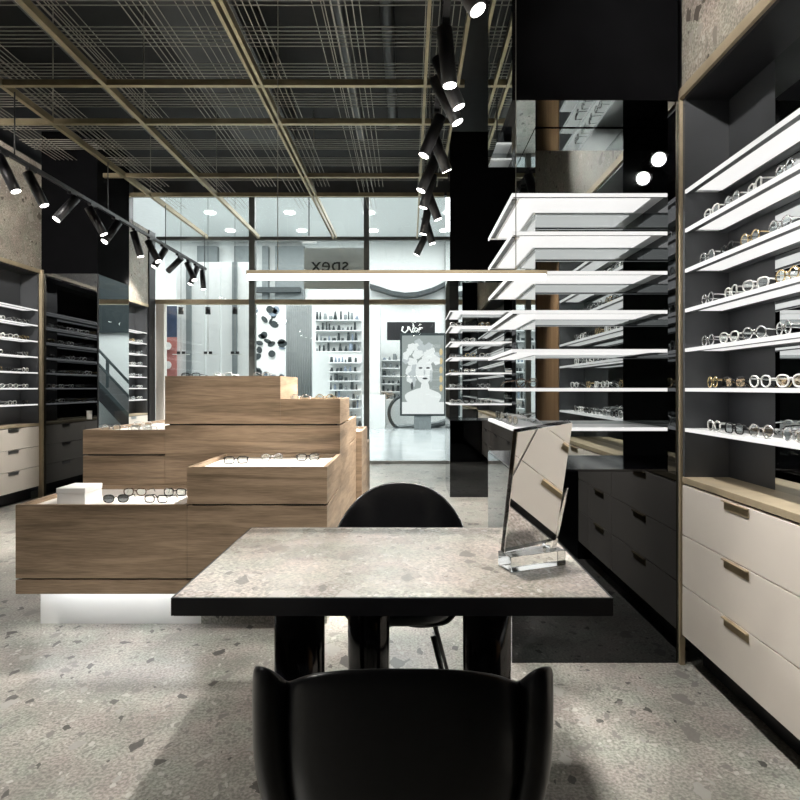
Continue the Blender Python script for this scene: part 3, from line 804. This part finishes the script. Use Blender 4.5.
# curtain
mb = MB(); x0, x1, Y, _, z0, z1 = rect(286, 312, 305, 470, 15.3)
nseg = 56; prev = None
for i in range(nseg+1):
    x = x0+(x1-x0)*i/nseg; y = Y+.05*math.sin(i*PI/2.0)
    cur = (mb.bm.verts.new((x, y, 0.01)), mb.bm.verts.new((x, y, z1)))
    if prev: mb._f([prev[0], cur[0], cur[1], prev[1]], None, True)
    prev = cur
o = mb.build('curtain', M['curtain']); tag(o, 'pale grey pleated curtain beyond the glass left of the white shelves', 'curtain')
md = o.modifiers.new('Solidify', 'SOLIDIFY'); md.thickness = .01
# shelving of the shop opposite, packed with goods
def shop_shelf(px0, px1, py0, py1, Y, label, rows, seed):
    x0, x1, _, _, z0, z1 = rect(px0, px1, py0, py1, Y)
    t = thing('shop_shelving', label, 'shop shelving', ((x0+x1)/2, Y, z0))
    B(x0, x1, Y+.28, Y+.32, z0, z1).build('back_board', M['mall_white'], t)
    zs = [z0+(z1-z0)*k/rows for k in range(rows)]
    for z in zs: B(x0, x1, Y, Y+.279, z, z+.03).build('shelf', M['whitemetal'], t)
    rr = random.Random(seed); mb = MB()
    for z in zs:
        x = x0+.04
        while x < x1-.12:
            w = rr.uniform(.06, .15); h = rr.uniform(.08, min(.30, (z1-z0)/rows-.04))
            mi = rr.choice([0, 0, 0, 1, 2])
            mb.cyl((x+w/2, Y+.12, z+.031), (x+w/2, Y+.12, z+.031+h), w/2, w/2*rr.uniform(.3, 1), n=8, mi=mi)
            x += w+rr.uniform(.01, .09)
    o = mb.build('shelf_goods', [M['mall_dark'], M['mall_grey'], M['bluegrey']], t); o['kind'] = 'stuff'
shop_shelf(314, 361, 310, 352, 19.5, 'white upper shelves of dark goods in the shop opposite, right of curtain', 4, 4)
shop_shelf(328, 361, 354, 432, 19.2, 'crowded lower shelves of goods in the shop opposite, right of curtain', 8, 5)
shop_shelf(381, 401, 353, 400, 19.6, 'narrow crowded shelf just left of the lit poster kiosk', 6, 6)
tag(B(*rect(366, 380, 306, 432, 19.4, .5)).build('white_pillar', M['mall_white']), 'white pillar between two crowded shelves in the shop opposite', 'pillar')
tag(B(*rect(362, 385, 395, 432, 18.4, .6)).build('counter', M['mall_white']), 'low white counter in front of the shop opposite', 'counter')
# black fascia sign with white script
t = thing('shop_sign', 'black shop sign with white script lettering above the lit kiosk', 'sign', at(411, 340, 19.3))
B(*rect(387, 435, 322, 340, 19.3, .12)).build('sign_board', M['black'], t)
def text(s, size, loc, rot, mat, parent, name, ext=.01, sx=1):
    cu = bpy.data.curves.new(name, 'FONT'); cu.body = s; cu.size = size; cu.extrude = ext; cu.align_x = 'CENTER'; cu.align_y = 'CENTER'; cu.resolution_u = 3
    tmp = bpy.data.objects.new('tmp', cu); col.objects.link(tmp)
    bpy.context.view_layer.update()
    me = bpy.data.meshes.new_from_object(tmp.evaluated_get(bpy.context.evaluated_depsgraph_get()))
    bpy.data.objects.remove(tmp); me.materials.clear(); me.materials.append(mat)
    me.transform(Matrix.Translation(Vector(loc)-Vector(parent['_w'])) @ Euler(rot).to_matrix().to_4x4() @ Matrix.Shear('XY', 4, (0, 0)) @ Matrix.Diagonal((sx, 1, 1, 1)))
    o = bpy.data.objects.new(name, me); col.objects.link(o); o.parent = parent; return o
c = at(412, 330, 19.26)
mb = MB()
def scr(pts): mb.tube([(c[0]+u, 19.27, c[2]+v) for u, v in pts], .028, 5)
scr([(-.30, .12), (-.34, -.02), (-.24, -.10), (-.14, .0), (-.12, .12)]); scr([(-.10, .10), (-.02, -.08), (.06, .12), (.03, .18)])
scr([(.05, -.08), (.12, .08), (.2, .04), (.15, -.07), (.06, -.02)]); scr([(.22, -.08), (.26, .08), (.36, .06)]); scr([(-.25, -.16), (0, -.13), (.30, -.17)])
mb.build('script_lettering', M['white'], t)
# digital poster kiosk with a generic drawn portrait
Yk = 18.2
t = thing('poster_kiosk', 'lit poster kiosk with pale drawn portrait standing outside the glass', 'kiosk', at(423, 429, Yk))
B(*rect(400, 446, 333, 416, Yk, .18)).build('frame', M['mall_dark'], t)
r = rect(402, 444, 335.5, 414, Yk-.012, .011); pn = B(*r).build('screen', M['poster_bg'], t)
r = rect(402, 444, 402, 414, Yk-.0165, .004); B(*r).build('caption_strip', M['poster_light'], t)
def blob(mb, px, py, rx, ry, dy, mi, n=22, wob=0, a0=0):
    c = at(px, py, Yk); k = Yk/F
    poly = [(k*rx*math.cos(2*PI*i/n)*(1+wob*math.sin(5*2*PI*i/n+a0)), k*ry*math.sin(2*PI*i/n)*(1+wob*math.sin(5*2*PI*i/n+a0))) for i in range(n)]
    mb.prism(poly, lambda u, v, w: (c[0]+u, Yk-.0165-dy+w, c[2]+v), -.0008, .0008, mi)
mb = MB(); rr = random.Random(11)
blob(mb, 423, 398, 18, 10, .000, 0, wob=.05)          # shoulders
for q in range(40):                                      # curls
    a = rr.uniform(-.1, PI*1.3); d = rr.uniform(6, 17)
    blob(mb, 421+d*math.cos(a)*.95, 362-d*math.sin(a)*1.25, rr.uniform(3, 5), rr.uniform(3, 5), .002+.0001*q, q % 3 % 2, wob=.12, a0=q)
blob(mb, 424, 371, 8.5, 12.5, .006, 0); blob(mb, 425, 389, 4.5, 9, .0055, 0)
blob(mb, 420.5, 368, 2.0, .9, .008, 2); blob(mb, 428, 368, 2.0, .9, .008, 2); blob(mb, 424.5, 372.5, .9, 2.6, .008, 1); blob(mb, 425, 378.5, 2.6, 1.0, .008, 2)
blob(mb, 431, 376, 1.4, 6, .0075, 1); blob(mb, 414, 380, 1.6, 7, .0075, 1); blob(mb, 412, 386, 1.2, 4, .0077, 2)
mb.build('portrait_print', [M['poster_light'], M['poster_mid'], M['poster_dark']], t)
mb = MB()
for q in range(5): blob(mb, 441, 352+9*q, 1.6, 3.5, .001, 0)
mb.build('gold_ornament', M['poster_gold'], t)
B(*rect(414, 431, 416.2, 429, Yk+.03, .12)).build('stand', M['mall_grey'], t)
# escalator handrail end behind the kiosk
t = thing('escalator', 'curved black escalator handrail end with dark balustrade behind the kiosk', 'escalator', at(420, 430, 19.0))
Ye = 18.95; pts = []
for i in range(19):
    a = PI*.5+PI*i/18; pts.append(at(405+16*math.cos(a), 413.0-17*math.sin(a)*1.0, Ye))
pts = [at(449, 386, Ye), at(432, 392, Ye)] + pts + [at(425, 429.2, Ye), at(438, 426, Ye), at(449, 422, Ye)]
MB().tube(pts, .055, 8).build('handrail', M['mall_dark'], t)
k = [at(px, py, Ye) for px, py in ((404, 429.5), (398, 431), (425, 431.5), (440, 428.5), (449, 425), (449, 419), (438, 423))]
mb = MB(); A = [(p[0], max(.02, p[2])) for p in k]
mb.prism([(u, v) for u, v in A][1:], lambda u, v, w: (u, w, v), Ye+.06, Ye+.9); mb.build('balustrade', M['mall_grey'], t)
# staircase right of the entrance, seen only in the side of the left mirror column
t = thing('staircase', 'dark staircase with black handrails beyond the glass, mirrored in left column', 'staircase', (3.2, 19.5, 0))
ys = 19.5
MB().prism([(1.55, 0), (2.2, 0), (5.4, 3.45), (5.4, 4.1), (1.55, .0)][:4] + [(1.75, .03)], lambda u, v, w: (u, w, v), ys, ys+1.3).build('flight', M['black'], t)
MB().prism([(1.6, .05), (5.3, 4.05), (5.3, 3.9), (1.75, .03)], lambda u, v, w: (u, w, v), ys-.06, ys-.001).build('stringer', M['mall_dark'], t)
for dz in (.98, .5): MB().tube([(1.65, ys-.03, .15+dz), (5.3, ys-.03, 4.05+dz)], .045, 8).build('handrail', M['mall_dark'], t)
for x in (1.7, 2.7, 3.7, 4.7): MB().box(x-.05, x+.05, ys-.05, ys-.01, .12+1.081*(x-1.6), .15+1.081*(x-1.6)+.94).build('post', M['mall_dark'], t)
tag(B(1.3, 6.5, 20.85, 20.999, 3.3, 6.59).build('upper_fascia', M['mall_dark'])
    , 'dark upper storey front above the staircase, mirrored in left column', 'fascia')
# second floor band and grey fascia of the mall
struct('trim_11', B(*rect(228, 300, 287, 292, 20.5, .245)), M['mall_dark'])
mb = MB(); pts2 = [(370, 288), (380, 291), (392, 295), (405, 297), (418, 296), (432, 292), (445, 286)]
for i in range(len(pts2)-1):
    a = at(*pts2[i], 20.6); b_ = at(*pts2[i+1], 20.6)
    mb.prism([(a[0], a[2]), (b_[0], b_[2]), (b_[0], b_[2]+.14), (a[0], a[2]+.14)], lambda u, v, w: (u, w, v), 20.5, 20.999)
struct('trim_12', mb, M['mall_dark'])
for q, (px0, px1, mt) in enumerate(((197, 217, 'mall_grey'), (234, 250, 'mall_grey'), (262, 268, 'mall_grey'), (275, 304, 'mall_grey'))):
    struct('trim_%d' % (13+q), B(*rect(px0, px1, 246, 300, 20.75, .249)), M[mt])
# reversed shop name on a grey fascia outside the glass
t = thing('shop_name_sign', 'grey sign panel reading spex reversed, hung outside the upper glass', 'sign', at(335, 290, 10.2))
B(*rect(304, 366, 248, 289, 10.16, .03)).build('sign_panel', M['sign_grey'], t)
c = at(330, 265, 10.145)
text('spex', .36, (c[0], 10.15, c[2]), (PI/2, 0, PI), M['mall_dark'], t, 'lettering', .004, 1.0)
# small hanging exit-type lamp box and ceiling lights of the mall
t = thing('hanging_sign', 'small white hanging sign box behind the upper glass left of the reversed sign', 'sign', at(309, 240, 12))
B(*rect(302, 316, 236, 243, 12, .05)).build('sign_box', M['white'], t)
c0 = at(309, 236, 12.02); MB().cyl(c0, (c0[0], 12.02, 6.6), .012, n=6).build('drop_rod', M['black'], t)
q = 0
for y in (11.5, 13.5, 15.5, 17.5, 19.5):
    for x in (-9, -6, -3.6, -1.2, 1.2, 4):
        tag(MB().cyl((x, y, 6.599), (x, y, 6.575), .16, n=20).build('downlight', M['mall_light']), 'round white downlight in the mall ceiling beyond the glass', 'downlight', 'mall downlights')
for x, y, sx, sy, e in ((-6.5, 16, 8, 7, 680), (2, 16, 8, 7, 720), (-4, 11.7, 7, 1.8, 420)):  # unseen area lamps filling the mall; last one added to brighten panel wall
    l = bpy.data.lights.new('mall_fill', 'AREA'); l.shape = 'RECTANGLE'; l.size = sx; l.size_y = sy; l.energy = e; l.color = (.97, 1, 1)
    o = bpy.data.objects.new('mall_fill', l); col.objects.link(o); o.location = (x, y, 6.55)

# ------------------------------------------------------------------ world, camera, colour management
w = bpy.data.worlds.new('World'); sc.world = w; w.use_nodes = True
w.node_tree.nodes['Background'].inputs[0].default_value = (.9, .95, 1, 1); w.node_tree.nodes['Background'].inputs[1].default_value = .05
cam = bpy.data.cameras.new('Camera'); co = bpy.data.objects.new('Camera', cam); col.objects.link(co)
co.location = (0, 0, EYE); co.rotation_euler = (PI/2, 0, 0)
cam.sensor_width = 36; cam.lens = F/800*36; cam.shift_x = -9/800; cam.shift_y = -12/800; cam.clip_start = .05; cam.clip_end = 100
sc.camera = co
sc.view_settings.view_transform = 'Standard'; sc.view_settings.look = 'None'; sc.view_settings.exposure = .36; sc.view_settings.gamma = 1
sc.view_settings.use_curve_mapping = False
for o in bpy.data.objects:
    for kk in ('_w', '_used'):
        if kk in o: del o[kk]
